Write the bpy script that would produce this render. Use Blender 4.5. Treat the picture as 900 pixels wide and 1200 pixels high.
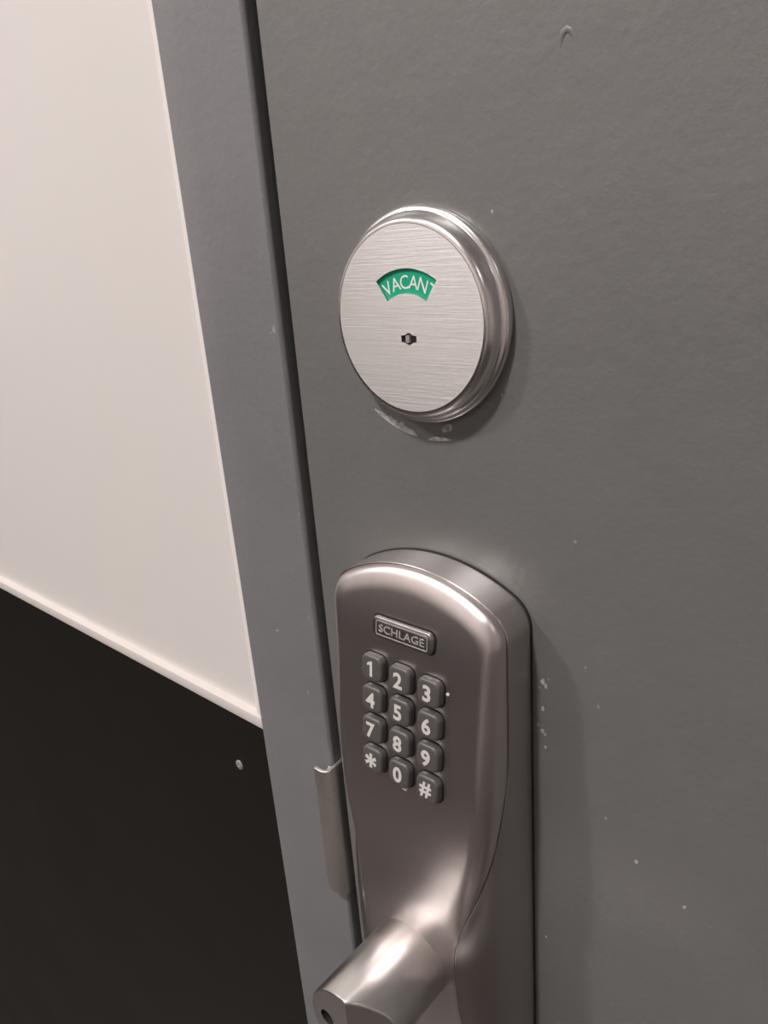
import bpy, bmesh, math, random
from mathutils import Vector, Matrix

random.seed(7)
for o in list(bpy.data.objects):
    bpy.data.objects.remove(o, do_unlink=True)
scene = bpy.context.scene
COL = scene.collection

# ---------------------------------------------------------------- camera
# Door units: x to the right, z up, h out of the door face; one unit is 0.2 m.
# The camera stands one unit in front of the door face.
S = 0.2
Z0 = 1.37                       # camera height above the floor


def W(x, z, h=0.0):
    return Vector((x * S, -h * S, Z0 + z * S))


cam_right = Vector((0.75379, 0.65289, -0.07437))
cam_down = Vector((0.17257, -0.30589, -0.93630))
cam_fwd = Vector((-0.63405, 0.69294, -0.34325))
cam_d = bpy.data.cameras.new('camera')
cam = bpy.data.objects.new('camera', cam_d)
COL.objects.link(cam)
m = Matrix.Identity(4)
for i in range(3):
    m[i][0] = cam_right[i]
    m[i][1] = -cam_down[i]
    m[i][2] = -cam_fwd[i]
    m[i][3] = W(0, 0, 1.0)[i]
cam.matrix_world = m
cam_d.sensor_fit = 'VERTICAL'
cam_d.sensor_height = 36.0
cam_d.lens = 27.0
cam_d.clip_start = 0.005
scene.camera = cam

# ---------------------------------------------------------------- world, exposure, lamps
world = bpy.data.worlds.new('world')
scene.world = world
world.use_nodes = True
world.node_tree.nodes['Background'].inputs[0].default_value = (0.9, 0.86, 0.85, 1)
world.node_tree.nodes['Background'].inputs[1].default_value = 0.02
vs = scene.view_settings
scene.display_settings.display_device = 'sRGB'
vs.view_transform = 'Standard'
vs.look = 'None'
vs.gamma = 1.0
vs.use_curve_mapping = False
vs.exposure = 0.0

CEIL = 2.9
LAMP_COL = (1.0, 0.955, 0.930)
# recessed downlights in a row along the corridor: (x, y, watts, distinguishing words)
LAMPS = [(-1.72, -1.38, 36.0, 'left of the door frame, over the white wall panel'),
         (-0.36, -1.10, 35.5, 'in front of the white wall panel nearest the frame'),
         (-3.2, -1.38, 10.0, 'farthest left along the corridor'),
         (1.75, -1.38, 5.0, 'farthest right along the corridor')]

# ---------------------------------------------------------------- materials


def mat(name, col, rough=0.5, metal=0.0, spec=0.5):
    mt = bpy.data.materials.new(name)
    mt.use_nodes = True
    b = mt.node_tree.nodes['Principled BSDF']
    b.inputs['Base Color'].default_value = (*col, 1)
    b.inputs['Roughness'].default_value = rough
    b.inputs['Metallic'].default_value = metal
    b.inputs['Specular IOR Level'].default_value = spec
    return mt


def noise(mt, scale, stretch=(1, 1, 1), detail=4, rough=0.6):
    nt = mt.node_tree
    tc = nt.nodes.new('ShaderNodeTexCoord')
    mp = nt.nodes.new('ShaderNodeMapping')
    mp.inputs['Scale'].default_value = stretch
    nz = nt.nodes.new('ShaderNodeTexNoise')
    nz.inputs['Scale'].default_value = scale
    nz.inputs['Detail'].default_value = detail
    nz.inputs['Roughness'].default_value = rough
    nt.links.new(tc.outputs['Object'], mp.inputs['Vector'])
    nt.links.new(mp.outputs['Vector'], nz.inputs['Vector'])
    return nz


def bump(mt, nz, strength, dist, prev=None):
    nt = mt.node_tree
    bp = nt.nodes.new('ShaderNodeBump')
    bp.inputs['Strength'].default_value = strength
    bp.inputs['Distance'].default_value = dist
    nt.links.new(nz.outputs['Fac'], bp.inputs['Height'])
    if prev:
        nt.links.new(prev.outputs['Normal'], bp.inputs['Normal'])
    nt.links.new(bp.outputs['Normal'], nt.nodes['Principled BSDF'].inputs['Normal'])
    return bp


def vary(mt, nz, inp, lo, hi, p0=0.3, p1=0.7):
    """drive a scalar or colour input from a noise"""
    nt = mt.node_tree
    b = nt.nodes['Principled BSDF']
    if isinstance(lo, tuple):
        rp = nt.nodes.new('ShaderNodeValToRGB')
        rp.color_ramp.elements[0].position = p0
        rp.color_ramp.elements[1].position = p1
        rp.color_ramp.elements[0].color = (*lo, 1)
        rp.color_ramp.elements[1].color = (*hi, 1)
        nt.links.new(nz.outputs['Fac'], rp.inputs['Fac'])
        nt.links.new(rp.outputs['Color'], b.inputs[inp])
    else:
        mr = nt.nodes.new('ShaderNodeMapRange')
        mr.inputs['From Min'].default_value = p0
        mr.inputs['From Max'].default_value = p1
        mr.inputs['To Min'].default_value = lo
        mr.inputs['To Max'].default_value = hi
        nt.links.new(nz.outputs['Fac'], mr.inputs['Value'])
        nt.links.new(mr.outputs['Result'], b.inputs[inp])


def paint(name, col, rough):
    mt = mat(name, col, rough, 0, 0.7)
    n1 = noise(mt, 340, (1, 1, 1), 3, 0.55)       # roller stipple
    n2 = noise(mt, 90, (1, 1, 1), 2, 0.5)
    b1 = bump(mt, n1, 0.24, 0.0006)
    bump(mt, n2, 0.18, 0.0012, b1)
    n3 = noise(mt, 14, (1, 1, 1), 4, 0.6)
    vary(mt, n3, 'Base Color', tuple(c * 0.94 for c in col), tuple(c * 1.05 for c in col))
    return mt


M_DOOR = paint('door_paint', (0.152, 0.149, 0.144), 0.38)
M_FRAME = paint('frame_paint', (0.190, 0.187, 0.193), 0.38)
M_WALL = mat('white_wall_laminate', (0.74, 0.70, 0.685), 0.42, 0, 0.4)
_n = noise(M_WALL, 3.5, (1, 1, 1), 3, 0.5)
vary(M_WALL, _n, 'Base Color', (0.705, 0.662, 0.655), (0.715, 0.678, 0.648))
M_BLACK = mat('black_panel_laminate', (0.0105, 0.0095, 0.0075), 0.36, 0, 0.30)
_n = noise(M_BLACK, 6, (1, 1, 1), 3, 0.5)
vary(M_BLACK, _n, 'Roughness', 0.36, 0.42)
M_TRIM = mat('white_trim_plastic', (0.64, 0.595, 0.565), 0.35)
M_CAULK = mat('white_caulk', (0.80, 0.75, 0.73), 0.5)
M_FLOOR = mat('dark_floor_tile', (0.060, 0.050, 0.046), 0.4)
_n = noise(M_FLOOR, 30)
vary(M_FLOOR, _n, 'Base Color', (0.05, 0.042, 0.038), (0.075, 0.062, 0.056))
M_CEIL = mat('ceiling_white', (0.75, 0.73, 0.71), 0.8)
M_CHIP = mat('bare_primer_chip', (0.36, 0.34, 0.33), 0.55)
_n = noise(M_CHIP, 500)
vary(M_CHIP, _n, 'Base Color', (0.22, 0.205, 0.20), (0.50, 0.48, 0.465), 0.35, 0.65)
M_WHITE = mat('white_lettering', (0.82, 0.80, 0.77), 0.5)
M_GLYPH = mat('pale_key_print', (0.62, 0.585, 0.56), 0.5)
M_GREEN = mat('green_indicator', (0.0, 0.36, 0.205), 0.45)
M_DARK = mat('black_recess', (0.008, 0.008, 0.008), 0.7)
M_GASKET = mat('black_gasket', (0.02, 0.018, 0.017), 0.7)
M_SCREW = mat('dull_screw_metal', (0.50, 0.48, 0.46), 0.42, 0.6)
M_KEY = mat('grey_key_rubber', (0.112, 0.103, 0.100), 0.42, 0.25)
M_BRASS = mat('worn_pin_metal', (0.55, 0.42, 0.28), 0.3, 1.0)


def brushed(name, col, rough, across, amount, aniso, streak=0.06, direction='X'):
    """satin metal; 'across' is the axis at right angles to the brush lines, along which highlights spread"""
    mt = mat(name, col, rough, 1.0)
    nt = mt.node_tree
    b = nt.nodes['Principled BSDF']
    b.inputs['Anisotropic'].default_value = aniso
    if aniso:
        cv = nt.nodes.new('ShaderNodeCombineXYZ')
        for k in range(3):
            cv.inputs[k].default_value = across[k]
        nt.links.new(cv.outputs[0], b.inputs['Tangent'])
    st = (0.025, 1, 1) if direction == 'X' else (1, 1, 0.03)
    if amount:
        n1 = noise(mt, 3000, st, 3, 0.6)
        n2 = noise(mt, 1400, st, 3, 0.6)
        b1 = bump(mt, n1, amount, 0.00010)
        bump(mt, n2, amount, 0.00018, b1)
    n3 = noise(mt, 3500, st, 2, 0.5)
    vary(mt, n3, 'Roughness', rough * (1 - streak), rough * (1 + streak))
    return mt


M_FACE = brushed('brushed_nickel_face', (0.80, 0.77, 0.755), 0.42, (0, 0, 1), 0.36, 0.75)
M_RIM = brushed('polished_rim', (0.74, 0.71, 0.70), 0.24, (0, 1, 0), 0.0, 0.0)
M_BODY = brushed('satin_chrome_side', (0.62, 0.585, 0.58), 0.36, (0, 1, 0), 0.0, 0.85, 0.06, 'Z')
M_COVER = brushed('satin_chrome_cover', (0.69, 0.632, 0.622), 0.34, (1, 0, 0), 0.0, 0.15, 0.06, 'Z')
M_LEVER = brushed('satin_chrome_lever', (0.72, 0.695, 0.68), 0.33, (0, 1, 0), 0.0, 0.4, 0.05)
M_HUBEND = mat('satin_chrome_hub_end', (0.72, 0.695, 0.68), 0.36, 1.0)
M_PLATE = mat('nameplate_metal', (0.30, 0.275, 0.265), 0.38, 1.0)
M_LETTER = mat('raised_letter_metal', (0.74, 0.70, 0.67), 0.4, 0.7)
M_STRIKE = mat('worn_steel_strike', (0.62, 0.58, 0.55), 0.42, 1.0)
_n = noise(M_STRIKE, 120, (1, 1, 0.5), 4, 0.7)
vary(M_STRIKE, _n, 'Base Color', (0.22, 0.17, 0.13), (0.74, 0.70, 0.66), 0.24, 0.36)
_n = noise(M_STRIKE, 90, (1, 1, 0.2))
vary(M_STRIKE, _n, 'Roughness', 0.40, 0.52)


def emit(name, col, strength):
    mt = bpy.data.materials.new(name)
    mt.use_nodes = True
    b = mt.node_tree.nodes['Principled BSDF']
    b.inputs['Base Color'].default_value = (0.8, 0.8, 0.8, 1)
    b.inputs['Emission Color'].default_value = (*col, 1)
    b.inputs['Emission Strength'].default_value = strength
    return mt


# ---------------------------------------------------------------- helpers


def link(name, me, mt, parent=None, loc=None, smooth=False, angle=None):
    o = bpy.data.objects.new(name, me)
    COL.objects.link(o)
    if mt and not me.materials:
        me.materials.append(mt)
    if parent:
        o.parent = parent
    if loc is not None:
        o.location = loc
    if smooth:
        me.polygons.foreach_set('use_smooth', [True] * len(me.polygons))
        if angle:
            me.set_sharp_from_angle(angle=math.radians(angle))
    return o


def empty(name, loc, label, cat):
    o = bpy.data.objects.new(name, None)
    COL.objects.link(o)
    o.location = loc
    o.empty_display_size = 0.02
    o['label'] = label
    o['category'] = cat
    return o


def tag(o, label, cat=None, kind=None, group=None):
    o['label'] = label
    if cat:
        o['category'] = cat
    if kind:
        o['kind'] = kind
    if group:
        o['group'] = group
    return o


def from_bm(name, bm):
    bmesh.ops.recalc_face_normals(bm, faces=bm.faces)
    me = bpy.data.meshes.new(name)
    bm.to_mesh(me)
    bm.free()
    return me


def box_mesh(name, x0, x1, y0, y1, z0, z1, bev=0.0, seg=2):
    bm = bmesh.new()
    bmesh.ops.create_cube(bm, size=1.0)
    for v in bm.verts:
        v.co = Vector(((x0 + x1) / 2 + v.co.x * (x1 - x0), (y0 + y1) / 2 + v.co.y * (y1 - y0),
                       (z0 + z1) / 2 + v.co.z * (z1 - z0)))
    if bev:
        bmesh.ops.bevel(bm, geom=list(bm.edges), offset=bev, segments=seg, profile=0.5, affect='EDGES')
    return from_bm(name, bm)


def loft(name, rings, close_last=True, close_first=False, recalc=True):
    """rings: list of equally long closed loops of points"""
    n = len(rings[0])
    verts = [p for r in rings for p in r]
    faces = []
    for k in range(len(rings) - 1):
        for i in range(n):
            j = (i + 1) % n
            faces.append((k * n + i, k * n + j, (k + 1) * n + j, (k + 1) * n + i))
    if close_last:
        faces.append(tuple(range((len(rings) - 1) * n, len(rings) * n)))
    if close_first:
        faces.append(tuple(range(n - 1, -1, -1)))
    bm = bmesh.new()
    vs_ = [bm.verts.new(v) for v in verts]
    for f in faces:
        try:
            bm.faces.new([vs_[i] for i in f])
        except ValueError:
            pass
    bmesh.ops.remove_doubles(bm, verts=bm.verts, dist=1e-7)
    return from_bm(name, bm)


def rrect(w, hgt, r, n=6):
    """rounded rectangle loop, counter-clockwise, centred"""
    pts = []
    for cx_, cz_, a0 in ((w / 2 - r, hgt / 2 - r, 0), (-w / 2 + r, hgt / 2 - r, 90),
                         (-w / 2 + r, -hgt / 2 + r, 180), (w / 2 - r, -hgt / 2 + r, 270)):
        for k in range(n + 1):
            a = math.radians(a0 + 90 * k / n)
            pts.append((cx_ + r * math.cos(a), cz_ + r * math.sin(a)))
    return pts


def circle(r, n=64, c=(0, 0)):
    return [(c[0] + r * math.cos(2 * math.pi * k / n), c[1] + r * math.sin(2 * math.pi * k / n)) for k in range(n)]


def L(x, z, h):
    """door-unit offsets (relative to a thing's origin) to local metres"""
    return Vector((x * S, -h * S, z * S))


def curve_mesh(name, loops, depth):
    """a plate with holes (even-odd), front at y=-depth, back at y=0; loops in metres (x, z)"""
    cu = bpy.data.curves.new(name, 'CURVE')
    cu.dimensions = '2D'
    cu.fill_mode = 'BOTH'
    cu.extrude = depth / 2
    for lp in loops:
        sp = cu.splines.new('POLY')
        sp.points.add(len(lp) - 1)
        for p, q in zip(sp.points, lp):
            p.co = (q[0], q[1], 0, 1)
        sp.use_cyclic_u = True
    return bake(name, cu, depth / 2)


def bake(name, cu, shift):
    o = bpy.data.objects.new('tmp', cu)
    COL.objects.link(o)
    dg = bpy.context.evaluated_depsgraph_get()
    me = bpy.data.meshes.new_from_object(o.evaluated_get(dg))
    bpy.data.objects.remove(o, do_unlink=True)
    me.name = name
    for v in me.vertices:
        x, y, z = v.co
        v.co = (x, -z - shift, y)
    me.materials.clear()
    me.update()
    return me


def text_mesh(name, s, height, bold=0.0, depth=0.0001, xs=1.0):
    """lettering centred at the origin, cap height in metres, facing -Y"""
    cu = bpy.data.curves.new(name, 'FONT')
    cu.body = s
    cu.size = 1.0
    cu.offset = bold
    cu.extrude = 0.01
    cu.resolution_u = 4
    me = bake(name, cu, 0.01)
    xsv = [v.co.x for v in me.vertices]
    zsv = [v.co.z for v in me.vertices]
    cx_, cz_ = (min(xsv) + max(xsv)) / 2, (min(zsv) + max(zsv)) / 2
    k = height / 0.73
    for v in me.vertices:
        v.co = ((v.co.x - cx_) * k * xs, v.co.y / 0.02 * depth, (v.co.z - cz_) * k)
    me.update()
    return me


def flake(name, pts, th=0.00012):
    """thin irregular flake lying on a face: pts in metres (x, z), from y=0 to y=-th"""
    n = len(pts)
    cx_ = sum(p[0] for p in pts) / n
    cz_ = sum(p[1] for p in pts) / n
    r0 = [Vector((x, 0.0002, z)) for x, z in pts]
    r1 = [Vector((cx_ + (x - cx_) * 0.93, -th, cz_ + (z - cz_) * 0.93)) for x, z in pts]
    return loft(name, [r0, r1])


def blob(r, n=9, sx=1.0, sz=1.0, rot=0.0):
    out = []
    for k in range(n):
        a = 2 * math.pi * k / n
        q = r * random.uniform(0.6, 1.15)
        x, z = q * math.cos(a) * sx, q * math.sin(a) * sz
        out.append((x * math.cos(rot) - z * math.sin(rot), x * math.sin(rot) + z * math.cos(rot)))
    return out


# ---------------------------------------------------------------- the room
DOOR_L = -1.112 * S                 # latch edge of the door
FR_R = -1.146 * S                   # frame opening
FR_L = -1.403 * S                   # frame outer edge on the wall
DOOR_R = DOOR_L + 0.914
FR2_L = DOOR_R + 0.006
FR2_R = FR2_L + 0.0515
WALL_Y = 0.007                      # wall face sits back from the frame face
DOOR_TOP = 2.134

tag(link('floor', box_mesh('floor', -4.2, 2.6, -2.4, 0.16, -0.05, 0.0), M_FLOOR),
    'dark tiled corridor floor below the door', kind='structure')
tag(link('ceiling', box_mesh('ceiling', -4.2, 2.6, -2.4, 0.16, CEIL, CEIL + 0.05), M_CEIL),
    'white corridor ceiling with recessed lamps', kind='structure')
tag(link('wall_back', box_mesh('wall_back', -4.2, 2.6, -2.45, -2.4, 0, CEIL), M_WALL),
    'white corridor wall opposite the door', kind='structure')
tag(link('wall_left', box_mesh('wall_left', -4.25, -4.2, -2.4, 0.16, 0, CEIL), M_WALL),
    'white end wall at the far left of the corridor', kind='structure')
tag(link('wall_right', box_mesh('wall_right', 2.6, 2.65, -2.4, 0.16, 0, CEIL), M_WALL),
    'white end wall at the far right of the corridor', kind='structure')

for nm, bx_, lb in (('trim_4', (-4.18, 0.10, -2.3995, -2.394), 'unseen black lower panel added opposite the door to darken reflections'),  # out-of-view panels, added so the metal reflects a dark lower room
                    ('trim_5', (-4.1995, -4.194, -2.38, -0.02), 'unseen black lower panel added on the far left end wall to darken reflections')):
    tag(link(nm, box_mesh(nm, *bx_, 0.01, 1.13), M_BLACK), lb, kind='structure')

# wall that holds the door: one mesh round the opening
bm = bmesh.new()
for (x0, x1, z0, z1) in ((-4.2, FR_L + 0.004, 0, CEIL), (FR2_R - 0.004, 2.6, 0, CEIL),
                         (FR_L + 0.004, FR2_R - 0.004, DOOR_TOP + 0.045, CEIL)):
    r = bmesh.ops.create_cube(bm, size=1.0)
    for v in r['verts']:
        v.co = Vector(((x0 + x1) / 2 + v.co.x * (x1 - x0), WALL_Y + 0.075 + v.co.y * 0.15, (z0 + z1) / 2 + v.co.z * (z1 - z0)))
tag(link('wall_front', from_bm('wall_front', bm), M_WALL), 'smooth white wall panel left of the grey door frame', kind='structure')

# ---- door frame: bent steel profile swept up the latch side, across the head and down the hinge side
R_ = 0.0020
prof = []                           # (u, y): u = distance outward from the opening edge
FW = FR_R - FR_L
prof += [(FW, 0.15), (FW, R_)]
for k in range(5):
    a = math.radians(90 * k / 4)
    prof.append((FW - R_ * 0.6 + R_ * 0.6 * math.cos(a), R_ - R_ * math.sin(a)))
prof.append((FW * 0.5, 0.0))
for k in range(7):
    a = math.radians(90 * k / 6)
    prof.append((R_ - R_ * math.sin(a), R_ - R_ * math.cos(a)))
prof += [(0.0, 0.049), (-0.016, 0.049), (-0.016, 0.15)]
path = [(FR_R, 0.0, -1, 0), (FR_R, DOOR_TOP + 0.004, -1, 1), (FR2_L, DOOR_TOP + 0.004, 1, 1), (FR2_L, 0.0, 1, 0)]
bm = bmesh.new()
cols = []
for (px, pz, sx, sz) in path:
    cols.append([bm.verts.new((px + sx * u, y, pz + sz * u)) for u, y in prof])
for a_, b_ in zip(cols[:-1], cols[1:]):
    for i in range(len(prof) - 1):
        bm.faces.new((a_[i], a_[i + 1], b_[i + 1], b_[i]))
for c_ in (cols[0], cols[-1]):
    bm.faces.new(c_)
for i in (0, 1, 2):
    bm.faces.new((cols[i][0], cols[i][-1], cols[i + 1][-1], cols[i + 1][0]))
frame = link('trim_1', from_bm('trim_1', bm), M_FRAME, smooth=True, angle=35)
tag(frame, 'grey painted steel door frame between white wall and grey door', kind='structure')
# paint chips on the frame
for (x, z, r, sx, sz, ro) in ((-1.1640, -0.1640, 0.0105, 0.5, 1.0, 0.2), (-1.174, -0.1700, 0.005, 1.0, 0.5, 0.3),
                              (-1.1560, -0.5449, 0.0055, 0.4, 1.2, 0.1), (-1.283, -0.8604, 0.0040, 1, 0.8, 0),
                              (-1.165, -0.792, 0.0045, 0.5, 1.3, 0.1), (-1.20, -1.00, 0.003, 0.4, 2.4, 0.2)):
    c = link('paint_chip', flake('paint_chip', [(x * S + a, Z0 + z * S + b) for a, b in blob(r * S, 9, sx, sz, ro)]), M_CHIP, frame)
    c['label'] = 'small pale chip in the grey paint'

# caulk bead along the frame
rings = []
for z in (Z0 - 1.160 * S, DOOR_TOP):
    rings.append([Vector((FR_L - x, y, z)) for x, y in
                  ((0.0, WALL_Y + 0.0002), (0.0, 0.0022), (0.0034, 0.0026), (0.0066, 0.0036), (0.0092, 0.0052), (0.0108, WALL_Y + 0.0002))])
tag(link('trim_3', loft('trim_3', rings, True, True), M_CAULK, smooth=True, angle=50),
    'thin white caulk line along the left edge of the door frame', kind='structure')

# ---- door slab
door = link('door_1', box_mesh('door_1', DOOR_L, DOOR_R, 0.0, 0.0445, 0.008, DOOR_TOP, 0.0007, 2), M_DOOR)
tag(door, 'grey painted steel door with a slightly stippled, chipped finish', kind='structure')


def on_door(name, pts, label, th=0.00012, mt=M_CHIP):
    c = link(name, flake(name, [(x * S, Z0 + z * S) for x, z in pts], th), mt, door)
    c['label'] = label
    return c


for (x, z, r) in ((-0.5785, -0.744, 0.0062), (-0.573, -0.751, 0.0048), (-0.5856, -0.7584, 0.0022), (-0.5674, -0.7348, 0.0022),
                  (-0.5791, -0.7993, 0.0052), (-0.5877, -0.8345, 0.0042), (-0.579, -0.846, 0.0050), (-0.5745, -0.850, 0.0038),
                  (-0.5743, -0.8756, 0.0036), (-0.4766, -0.7538, 0.0038), (-0.4002, -1.0337, 0.0046), (-0.3167, -1.0797, 0.0036),
                  (-0.5213, -0.472, 0.0028), (-0.5004, -0.6897, 0.0018), (-0.6579, 0.0138, 0.0030),
                  (-0.6488, -0.2526, 0.0026), (-0.5736, -1.3258, 0.0030), (-0.4574, -0.9719, 0.0026)):
    on_door('paint_chip', [(x + a, z + b) for a, b in blob(r, 9, 0.8, 1.1, random.uniform(-0.5, 0.5))], 'tiny pale chip in the grey paint')

# arcs of bare paint left under the round indicator plate
CX, DZ = -0.795, -0.137


def arc_flake(r0, r1, a0, a1, n, jag):
    out, inn = [], []
    for k in range(n + 1):
        a = math.radians(a0 + (a1 - a0) * k / n)
        e = math.sin(math.pi * k / n) ** 0.6
        out.append((CX + r1 * math.cos(a), DZ + r1 * math.sin(a)))
        q = r1 - (r1 - r0) * max(e, 0.12) * random.uniform(1 - jag, 1)
        inn.append((CX + q * math.cos(a), DZ + q * math.sin(a)))
    return out + inn[::-1]


on_door('paint_chip', arc_flake(0.184, 0.2045, 232, 263, 14, 0.6), 'curved patch of bare paint below the round plate')
on_door('paint_chip', arc_flake(0.196, 0.2055, 268.5, 283, 8, 0.3), 'short curved patch of bare paint below the round plate')
on_door('paint_chip', [(x - 0.757, z - 0.3175) for x, z in blob(0.011, 11, 1.4, 0.7, 0.3)], 'faint scuff below the round plate')

# little crescent ridge in the paint high on the door
rp = [(-0.5496, 0.2000), (-0.5492, 0.2095), (-0.5461, 0.2165), (-0.5414, 0.2190), (-0.5360, 0.2160), (-0.5318, 0.2085)]
rings = []
for i, (x, z) in enumerate(rp):
    p0 = Vector(rp[max(i - 1, 0)])
    p1 = Vector(rp[min(i + 1, len(rp) - 1)])
    t = (p1 - p0).normalized()
    nrm = Vector((-t.y, t.x))
    wd = 0.0045 * math.sin(math.pi * (i + 0.6) / (len(rp) + 0.2)) + 0.0008
    rings.append([Vector(((x + nrm.x * wd * math.cos(a)) * S, 0.00015 - wd * S * 0.42 * math.sin(a), Z0 + (z + nrm.y * wd * math.cos(a)) * S))
                  for a in [math.pi * k / 6 for k in range(7)]])
rg = link('paint_ridge', loft('paint_ridge', rings, True, True), M_DOOR, door, smooth=True, angle=60)
rg['label'] = 'small crescent-shaped ridge in the paint'

# ---- black lower wall panel, its screw and the white cap strip
PANEL_T = Z0 - 1.197 * S
wp = empty('wainscot_panel', (-1.5, WALL_Y - 0.0003, 0.0), 'black laminate panel covering the wall below the white strip', 'wall panel')
link('panel', box_mesh('panel', -2.65, FR_L - 0.0012 + 1.5, -0.0028, 0.0, 0.02, PANEL_T, 0.0004, 1), M_BLACK, wp)
prf = [(0.0001, 0.0), (0.0052, 0.0006), (0.0048, 0.0014), (0.0030, 0.0021), (0.0009, 0.0022), (0.0008, 0.0012), (0.0, 0.0012)]
scw = loft('screw', [[Vector((r * math.cos(2 * math.pi * k / 24), -h, r * math.sin(2 * math.pi * k / 24))) for k in range(24)]
                     for r, h in ((0.0030, 0.0), (0.0029, 0.0004), (0.0024, 0.0007), (0.0010, 0.0008), (0.0008, 0.0008), (0.0007, 0.0002))])
sx_, sz_ = -1.5303 * 1.02, -1.3565 * 1.02
for (x, z) in ((sx_ * S, Z0 + sz_ * S), (sx_ * S, 0.30)):
    sc = link('screw', scw, M_SCREW, wp, (x + 1.5, -0.0028, z), smooth=True, angle=40)
    sc['label'] = 'pale grey screw head'
# convex cap strip
rings = []
for x in (-4.15, FR_L - 0.0004):
    rings.append([Vector((x, WALL_Y + 0.0004 - y, PANEL_T - 0.0008 + z)) for y, z in
                  ((0, 0), (0.0044, 0), (0.0050, 0.0005), (0.0052, 0.0018), (0.0051, 0.0050), (0.0047, 0.0064), (0.0036, 0.0070), (0, 0.0072))])
tag(link('trim_2', loft('trim_2', rings, True, True), M_TRIM, smooth=True, angle=40),
    'slim white strip between white wall and black panel', kind='structure')

# ---- strike plate with its curled lip
st = empty('strike_plate', (FR_R, 0, Z0 - 1.37 * S), 'worn steel strike plate with curled lip on the frame edge beside the keypad lock', 'strike plate')
hz = 0.195 * S


def lip_rings(th):
    # section in (x, out): from inside the rebate out and round over the frame corner
    sec = [(0.0004, -0.024), (0.0004, -0.006)]
    cx_, cy_, rr = -0.0030, 0.0001, 0.0042
    for k in range(9):
        a = math.radians(4 + 86 * k / 8)
        sec.append((cx_ + rr * math.cos(a), cy_ + rr * math.sin(a)))
    sec.append((-0.0066, 0.0042))
    out = []
    for i, (x, h) in enumerate(sec):
        p0 = Vector(sec[max(i - 1, 0)])
        p1 = Vector(sec[min(i + 1, len(sec) - 1)])
        t = (p1 - p0).normalized()
        nv = Vector((t.y, -t.x))
        out.append(((x, h), (x + nv.x * th, h + nv.y * th)))
    return out


sec = lip_rings(0.0018)
loop = [a for a, b in sec] + [b for a, b in sec[::-1]]
nsec = len(sec)


def lip_z(h):                       # lip corners rounded toward the tip
    return hz - (0.0016 if h > 0.003 else 0.0)


rings = [[Vector((x, -h, s * lip_z(h))) for x, h in loop] for s in (-1, -0.5, 0, 0.5, 1)]
lipo = link('lip', loft('lip', rings, True, True), M_STRIKE, st, smooth=True, angle=50)
bv = lipo.modifiers.new('bevel', 'BEVEL')
bv.width = 0.0003
bv.segments = 2
bv.limit_method = 'ANGLE'
link('plate', box_mesh('plate', 0.0, 0.0012, 0.024, 0.046, -0.062, 0.062, 0.0003, 1), M_STRIKE, st)

# ---------------------------------------------------------------- round occupancy indicator
ind = empty('occupancy_indicator', W(CX, DZ, 0), 'round brushed metal indicator plate with green VACANT window, above the keypad lock', 'door indicator')
NR = 128
ringprof = [(0.1700, 0.0), (0.1712, 0.004), (0.1712, 0.011), (0.1700, 0.0150), (0.1672, 0.0172), (0.1640, 0.0180),
            (0.1622, 0.0192), (0.1612, 0.0220), (0.1602, 0.0270), (0.1580, 0.0330), (0.1545, 0.0385), (0.1505, 0.0418),
            (0.1480, 0.0425), (0.1462, 0.0426), (0.1453, 0.0425), (0.1452, 0.030)]
rim = link('rim', loft('rim', [[L(x, z, h) for x, z in circle(r, NR)] for r, h in ringprof], False), M_RIM, ind, smooth=True, angle=60)
FH = 0.0425
KX, KZ = 0.002, -0.028              # spindle centre relative to the plate centre
KA = math.radians(34.2)
win = [(KX + 0.1080 * math.sin(-KA + 2 * KA * k / 24), KZ + 0.1080 * math.cos(-KA + 2 * KA * k / 24)) for k in range(25)]
win += [(KX + 0.0703 * math.sin(KA - 2 * KA * k / 24), KZ + 0.0703 * math.cos(KA - 2 * KA * k / 24)) for k in range(25)]
kh = []
for a in range(-50, 51, 10):
    kh.append((KX + 0.0090 * math.sin(math.radians(a)), KZ + 0.0095 * math.cos(math.radians(a))))
kh += [(KX + 0.0155, KZ + 0.0050), (KX + 0.0155, KZ - 0.0050)]
for a in range(130, 231, 10):
    kh.append((KX + 0.0090 * math.sin(math.radians(a)), KZ + 0.0095 * math.cos(math.radians(a))))
kh += [(KX - 0.0155, KZ - 0.0050), (KX - 0.0155, KZ + 0.0050)]
sc_ = lambda lp: [(x * S, z * S) for x, z in lp]
TH = 0.0035
fp = link('face_plate', curve_mesh('face_plate', [sc_(circle(0.1454, NR)), sc_(win), sc_(kh)], TH * S), M_FACE, ind, L(0, 0, FH - TH))
fp['label'] = 'horizontally brushed round face with sector window and small keyhole'
GH = FH - TH - 0.0008
green = link('indicator_disc', loft('indicator_disc', [[L(x, z, h) for x, z in circle(r, 64, (KX, KZ))]
                                                       for r, h in ((0.114, GH - 0.004), (0.114, GH))], True, True), M_GREEN, ind)
green['label'] = 'green turning disc behind the window'
# keyhole seat: dark cup with a small pin
cup = link('keyhole', loft('keyhole', [[L(x, z, h) for x, z in circle(r, 24, (KX, KZ))]
                                       for r, h in ((0.019, GH + 0.0012), (0.019, GH + 0.0002), (0.001, GH + 0.0002))], True, False), M_DARK, ind)
cup['label'] = 'small slotted emergency keyhole'
link('pin', loft('pin', [[L(x, z, h) for x, z in rr_] for rr_, h in (
    ([(KX - 0.0025 + a, KZ + b) for a, b in rrect(0.0085, 0.013, 0.003, 4)], GH + 0.0005),
    ([(KX - 0.0025 + a, KZ + b) for a, b in rrect(0.0075, 0.012, 0.003, 4)], GH + 0.0050))]), M_SCREW, cup)
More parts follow.
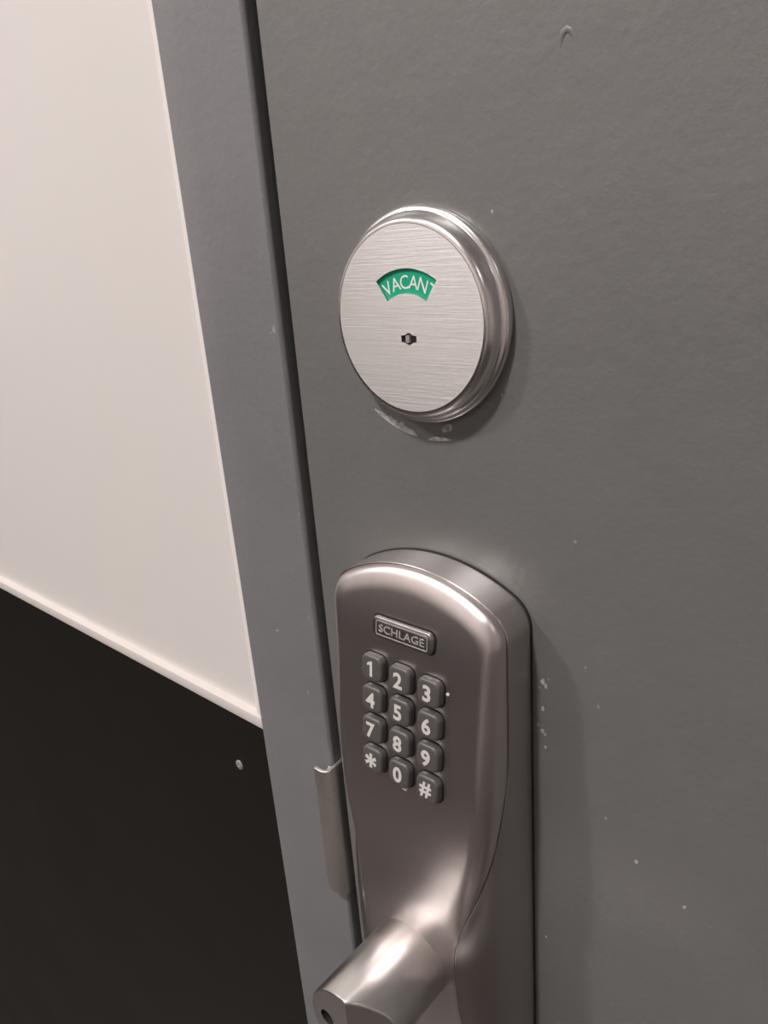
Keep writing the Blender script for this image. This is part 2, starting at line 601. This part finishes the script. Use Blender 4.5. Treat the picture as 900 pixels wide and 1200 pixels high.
# VACANT on an arc round the spindle; the T runs under the window edge
adv = {'V': 12.6, 'A': 11.9, 'C': 12.2, 'N': 12.6, 'T': 12.5}
ang = -28.0
LR = 0.0872
prev = None
for i, ch in enumerate('VACANT'):
    if prev:
        ang += (adv[prev] + adv[ch]) / 2 * 1.0
    prev = ch
    a = math.radians(ang)
    t_ = link('letter', text_mesh('letter_' + ch, ch, 0.0218 * S, 0.001, 0.00008, 0.92), M_WHITE, green,
              L(KX + LR * math.sin(a), KZ + LR * math.cos(a), GH))
    t_.rotation_euler = (0, a, 0)
    t_['label'] = 'white letter ' + ch

# ---------------------------------------------------------------- keypad lock
LKZ = -1.39                          # lever axis height (door units)
lock = empty('keypad_lock', W(CX, LKZ, 0), 'satin chrome keypad door lock with twelve grey keys and lever hub', 'lock')
LO = lambda x, z, h: L(x, z - LKZ, h)   # x relative to CX


def interp(tab, v):
    """smooth (monotone-ish Catmull) interpolation in a descending-z table"""
    if v >= tab[0][0]:
        return tab[0][1]
    if v <= tab[-1][0]:
        return tab[-1][1]
    for i in range(len(tab) - 1):
        if tab[i][0] >= v >= tab[i + 1][0]:
            z1, a = tab[i]
            z2, b = tab[i + 1]
            m1 = (tab[i + 1][1] - tab[i - 1][1]) / (tab[i + 1][0] - tab[i - 1][0]) if i > 0 else (b - a) / (z2 - z1)
            m2 = (tab[i + 2][1] - a) / (tab[i + 2][0] - z1) if i + 2 < len(tab) else (b - a) / (z2 - z1)
            d = z2 - z1
            t = (v - z1) / d
            return ((2 * t ** 3 - 3 * t ** 2 + 1) * a + (t ** 3 - 2 * t ** 2 + t) * d * m1
                    + (-2 * t ** 3 + 3 * t ** 2) * b + (t ** 3 - t ** 2) * d * m2)


SEAM_W = [(-0.50, 0.990), (-0.85, 0.990), (-0.96, 0.980), (-1.075, 0.915), (-1.167, 0.795), (-1.224, 0.700), (-1.274, 0.632),
          (-1.325, 0.612), (-1.40, 0.620), (-1.478, 0.645), (-1.60, 0.72), (-1.72, 0.84), (-1.85, 0.95), (-2.02, 0.97)]
SEAM_H = [(-0.50, 0.068), (-0.62, 0.070), (-0.886, 0.075), (-0.985, 0.090), (-1.075, 0.107), (-1.167, 0.127), (-1.224, 0.146),
          (-1.274, 0.158), (-1.32, 0.162), (-1.40, 0.161), (-1.478, 0.156), (-1.60, 0.138), (-1.75, 0.105), (-1.88, 0.075), (-2.02, 0.07)]
FACE_H = [(-0.50, 0.074), (-0.60, 0.0935), (-0.67, 0.1045), (-0.75, 0.1130), (-0.94, 0.1340), (-1.03, 0.1400), (-1.10, 0.1425),
          (-1.15, 0.1445), (-1.20, 0.1490), (-1.25, 0.1545), (-1.30, 0.1560), (-1.40, 0.1530), (-1.478, 0.1530), (-1.60, 0.145),
          (-1.75, 0.12), (-1.88, 0.10), (-2.02, 0.09)]
HW = 0.195
ZT, ZB = -0.552, -2.0


def outline():
    """closed outline (dx, z) of the lock body: arched top and bottom, small corner radii"""
    AR, cr = 0.335, 0.062
    half = []
    # centre of the arch and of the corner fillet (internally tangent)
    zc = ZT - AR
    fx = HW - cr
    fz = zc + math.sqrt((AR - cr) ** 2 - fx ** 2)
    ang0 = math.atan2(fz - zc, fx)
    for k in range(24):
        a = math.pi / 2 + (ang0 - math.pi / 2) * k / 24
        half.append((AR * math.cos(a), zc + AR * math.sin(a)))
    for k in range(18):
        a = ang0 + (0 - ang0) * k / 18
        half.append((fx + cr * math.cos(a), fz + cr * math.sin(a)))
    mid = (ZT + ZB) / 2
    nside = 72
    for k in range(nside):
        half.append((HW, fz + (mid - fz) * k / nside))
    low = [(x, 2 * mid - z) for x, z in half[::-1]]
    right = half + [(HW, mid)] + low[:-1]
    right.append((0.0, ZB))
    left = [(-x, z) for x, z in right[1:-1]][::-1]
    return right + left


OUT = outline()
SK_T, SK_B = -0.755, -1.80


def seam_pt(p):
    x, z = p
    return (x * interp(SEAM_W, z), z)


def toward(p, e):
    """move p inwards by about e"""
    sk = Vector((0, min(max(p[1], SK_B), SK_T)))
    v = sk - Vector(p)
    return (p[0] + v.x / v.length * e, p[1] + v.y / v.length * e)


SEAM = [seam_pt(p) for p in OUT]
rings = []
# side: base to seam with a rounded shoulder
for tt in (0, 0.02, 0.1, 0.2, 0.3, 0.4, 0.5, 0.6, 0.7, 0.8, 0.88, 0.95, 1.0):
    ring = []
    for p, q in zip(OUT, SEAM):
        hs = interp(SEAM_H, q[1]) - 0.0015
        b0, b1, b2, b3 = (1 - tt) ** 3, 3 * tt * (1 - tt) ** 2, 3 * tt * tt * (1 - tt), tt ** 3
        x = (b0 + b1) * p[0] + b2 * (p[0] * 0.72 + q[0] * 0.28) + b3 * q[0]
        z = (b0 + b1) * p[1] + b2 * (p[1] * 0.72 + q[1] * 0.28) + b3 * q[1]
        h = b1 * 0.55 * hs + b2 * 0.86 * hs + b3 * hs
        ring.append(LO(x, z, h))
    rings.append(ring)
rings.append([LO(*toward(q, 0.0010), interp(SEAM_H, q[1]) - 0.0004) for q in SEAM])
rings.append([LO(*toward(q, 0.0022), interp(SEAM_H, q[1]) - 0.0006) for q in SEAM])
rings.append([LO(*toward(q, 0.0028), interp(SEAM_H, q[1]) - 0.0030) for q in SEAM])
housing = link('housing', loft('housing', rings, False), M_BODY, lock, smooth=True, angle=60)
# front cover: groove at the seam, rounded edge, then the shaped face
rings = []
rings.append([LO(*toward(q, 0.0032), interp(SEAM_H, q[1]) - 0.0060) for q in SEAM])
rings.append([LO(*toward(q, 0.0033), interp(SEAM_H, q[1]) - 0.0010) for q in SEAM])
EW = 0.042
edges = [0.0, 0.03, 0.08, 0.15, 0.24, 0.34, 0.46, 0.60, 0.76, 0.92, 1.0]
for k in range(len(edges) + 12):
    ring = []
    for q in SEAM:
        sk = Vector((0, min(max(q[1], SK_B), SK_T)))
        ln = (Vector(q) - sk).length
        full = ln - 0.0036
        if k < len(edges):
            e = 0.0036 + edges[k] * EW
        else:
            e = 0.0036 + EW + (full - EW) * (k - len(edges) + 1) / 12
        x, z = toward(q, min(e, ln - 1e-6))
        t = min((e - 0.0036) / EW, 1.0)
        rise = math.sqrt(max(0.0, 1 - (1 - t) ** 2.2))
        hs = interp(SEAM_H, z)
        hf = interp(FACE_H, z)
        h = hs + (hf - hs) * rise
        ring.append(LO(x, z, h))
    rings.append(ring)
cover = link('front_cover', loft('front_cover', rings, False), M_COVER, lock, smooth=True, angle=70)
cover['label'] = 'brushed front cover sweeping out to the lever hub'
# gasket
gk = [[LO(x * 1.008, ZT + (z - ZT) * 1.0016 + 0.0022, h) for x, z in OUT] for h in (0.0, 0.0045)]
gasket = link('gasket', loft('gasket', gk, True, True), M_GASKET, lock)
gasket['label'] = 'thin black gasket against the door'

# ---- keys
SLOPE = math.atan((0.1340 - 0.1130) / (0.94 - 0.75))


def face_h(z):
    return interp(FACE_H, z)


kout = rrect(0.0505, 0.0525, 0.0145, 6)
kr = []
for sc2, h in ((1.0, -0.006), (1.0, 0.0075), (0.985, 0.0105), (0.945, 0.0130), (0.88, 0.0146), (0.76, 0.0151), (0.4, 0.0152)):
    kr.append([L(x * sc2, z * sc2, h) for x, z in kout])
key_me = loft('key', kr)
kgap = rrect(0.0555, 0.0570, 0.0165, 6)
gap_shade_me = loft('key_gap_shade', [[L(x * a, z * a, h) for x, z in kgap] for a, h in ((1.0, -0.003), (1.0, 0.0004), (0.99, 0.0008), (0.80, 0.0008))])  # raised black plate, colours in the shade of the gap round each key
glyphs = ['1', '2', '3', '4', '5', '6', '7', '8', '9', '*', '0', '#']
ROWZ = [-0.7535, -0.8165, -0.8795, -0.9435]
for i, g in enumerate(glyphs):
    r_, c_ = divmod(i, 3)
    kx = (c_ - 1) * 0.0655
    kz = ROWZ[r_] - 0.0020 * (c_ - 1)
    rot = (-SLOPE, 0, 0)
    loc = LO(kx, kz, face_h(kz) + 0.0002)
    key = link('key', key_me, M_KEY, lock, loc, smooth=True, angle=50)
    key.rotation_euler = rot
    key['label'] = 'grey rubber key marked ' + g
    gap_shade = link('key_gap_shade', gap_shade_me, M_DARK, key, smooth=False)
    if g == '*':
        star = []
        for k in range(6):
            a = math.radians(90 + 60 * k)
            for da, q in ((-0.24, 0.0150), (0.24, 0.0150), (math.radians(30), 0.0052)):
                star.append((q * S * math.cos(a + da), q * S * math.sin(a + da)))
        gme = curve_mesh('glyph_star', [star], 0.00012)
    elif g == '1':
        one = [(-0.0010, -0.015), (0.0050, -0.015), (0.0050, 0.015), (0.0000, 0.015), (-0.0075, 0.0105), (-0.0075, 0.0052), (-0.0010, 0.0085)]
        gme = curve_mesh('glyph_one', [[(a * S, b * S) for a, b in one]], 0.00012)
    else:
        gme = text_mesh('glyph_' + str(i), g, 0.0300 * S, 0.030, 0.00012, 1.0)
    gl = link('glyph', gme, M_GLYPH, key, L(-0.002, -0.001, 0.0151))
    gl['label'] = 'pale printed character ' + g
# little white paint marks
for (x, z, r) in ((0.098, -0.752, 0.0036), (0.003, -0.9785, 0.0065)):
    c = link('paint_mark', flake('paint_mark', [(a * S, b * S) for a, b in blob(r, 9, 1.0, 0.8)], 0.0001), M_WHITE, lock, LO(x, z, face_h(z) + 0.001))
    c.rotation_euler = (-SLOPE, 0, 0)
    c['label'] = 'tiny white paint mark'

# ---- nameplate
NZ = -0.668
ns = math.atan((interp(FACE_H, -0.70) - interp(FACE_H, -0.64)) / 0.06)
po = rrect(0.138, 0.0400, 0.0120, 6)
pl = link('nameplate', loft('nameplate', [[L(x * a, z * b, h) for x, z in po] for a, b, h in
                                          ((1, 1, -0.004), (1, 1, 0.0045), (0.985, 0.96, 0.0070), (0.96, 0.88, 0.0082), (0.5, 0.4, 0.0084))]),
          M_PLATE, lock, LO(0.0, NZ, face_h(NZ)), smooth=True, angle=50)
pl.rotation_euler = (-ns, 0, 0)
pl['label'] = 'small raised metal nameplate reading SCHLAGE'
wl = rrect(0.1450, 0.0465, 0.0150, 6)
link('surround', loft('surround', [[L(x * a, z * a, h) for x, z in wl] for a, h in ((1.0, -0.003), (1.0, 0.0006), (0.97, 0.0009), (0.9, 0.0009))]), M_DARK, pl)
fo, fi = rrect(0.1180, 0.0285, 0.004, 3), rrect(0.1145, 0.0250, 0.0028, 3)
fb = link('border', curve_mesh('border', [sc_(fo), sc_(fi)], 0.0001), M_LETTER, pl, L(0, -0.001, 0.0083))
lt = text_mesh('lettering', 'SCHLAGE', 0.0150 * S, 0.010, 0.00012, 1.0)
wdt = max(v.co.x for v in lt.vertices) - min(v.co.x for v in lt.vertices)
for v in lt.vertices:
    v.co.x *= 0.1040 * S / wdt
ltr = link('lettering', lt, M_LETTER, pl, L(0, -0.001, 0.0083))
ltr['label'] = 'raised letters SCHLAGE'

# ---- lever: hub, end face with hole, arm
HR = 0.0855
HE = 0.3540                           # end of the hub
CUT = 0.012                           # right of this the end slopes back toward the door


def hub_end(x):
    return HE - 0.76 * max(0.0, x - CUT)


lever_rings = []
for r, h in ((HR - 0.006, 0.120), (HR - 0.006, 0.1480), (HR - 0.0015, 0.1480), (HR, 0.1500), (HR, 0.280)):
    lever_rings.append([L(x, z, h) for x, z in circle(HR * r / HR, 120)])
for r, dh in ((HR, 0.0040), (HR - 0.0012, 0.0012), (HR - 0.0040, 0.0)):
    lever_rings.append([L(x, z, hub_end(x) - dh) for x, z in circle(r, 120)])
hub = link('lever_hub', loft('lever_hub', lever_rings, False), M_LEVER, lock, smooth=True, angle=40)
hub['label'] = 'shiny round lever hub'
HX = -0.045
RE = HR - 0.0040
a_c = math.acos(CUT / RE)
flat_loop = [(RE * math.cos(a_c + (2 * math.pi - 2 * a_c) * k / 80), RE * math.sin(a_c + (2 * math.pi - 2 * a_c) * k / 80)) for k in range(81)]
endp = link('end_face', curve_mesh('end_face', [sc_(flat_loop), sc_(circle(0.0165, 32, (HX, 0.0)))], 0.012 * S), M_HUBEND, hub, L(0, 0, HE - 0.012))
slope_loop = [(RE * math.cos(-a_c + 2 * a_c * k / 60), RE * math.sin(-a_c + 2 * a_c * k / 60)) for k in range(61)]
link('end_slope', loft('end_slope', [[L(x, z, hub_end(x) - d) for x, z in slope_loop] for d in (0.012, 0.0)], True, True), M_HUBEND, hub)
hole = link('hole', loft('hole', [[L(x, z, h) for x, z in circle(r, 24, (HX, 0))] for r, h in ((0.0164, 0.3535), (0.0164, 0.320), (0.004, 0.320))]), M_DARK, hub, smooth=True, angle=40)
hole['label'] = 'dark round hole in the hub end'
link('hole_pin', loft('hole_pin', [[L(x, z, h) for x, z in circle(r, 20, (HX - 0.003, 0.002))] for r, h in ((0.0075, 0.321), (0.0075, 0.342), (0.006, 0.345))]), M_SCREW, hub, smooth=True, angle=40)
# arm runs right from the hub end, flattening toward its tip
arm_rings = []
for t in range(15):
    s = t / 14
    x = 0.05 + s * 0.45
    hc = 0.290 + 0.02 * s * s
    hh = 0.062 - 0.020 * s
    zz = 0.056 + 0.010 * s
    e = 1.0 if t < 14 else 0.55
    arm_rings.append([Vector((x * S, -(hc + a * e) * S, (b * e - 0.058 - 0.010 * s) * S)) for a, b in rrect(hh, zz, min(hh, zz) * 0.36, 5)])
arm = link('lever_arm', loft('lever_arm', arm_rings, True, True), M_LEVER, lock, smooth=True, angle=45)
arm['label'] = 'lever arm reaching right below the keypad'

# ---------------------------------------------------------------- ceiling lamps
for (x, y, wt, words) in LAMPS:
    e = empty('ceiling_downlight', (x, y, CEIL), 'round recessed ceiling downlight ' + words, 'ceiling light')
    e['group'] = 'recessed corridor downlights'
    rr_ = [[Vector((r * math.cos(2 * math.pi * k / 48), r * math.sin(2 * math.pi * k / 48), h)) for k in range(48)]
           for r, h in ((0.118, 0.0), (0.117, -0.006), (0.108, -0.009), (0.098, -0.007), (0.094, -0.002))]
    link('trim_ring', loft('trim_ring', rr_, False), M_CEIL, e, smooth=True, angle=50)
    lens = [[Vector((r * math.cos(2 * math.pi * k / 48), r * math.sin(2 * math.pi * k / 48), h)) for k in range(48)]
            for r, h in ((0.094, -0.001), (0.094, -0.003))]
    area = math.pi * 0.094 ** 2
    link('lens', loft('lens', lens), emit('lamp_lens', LAMP_COL, wt / (math.pi * area)), e)
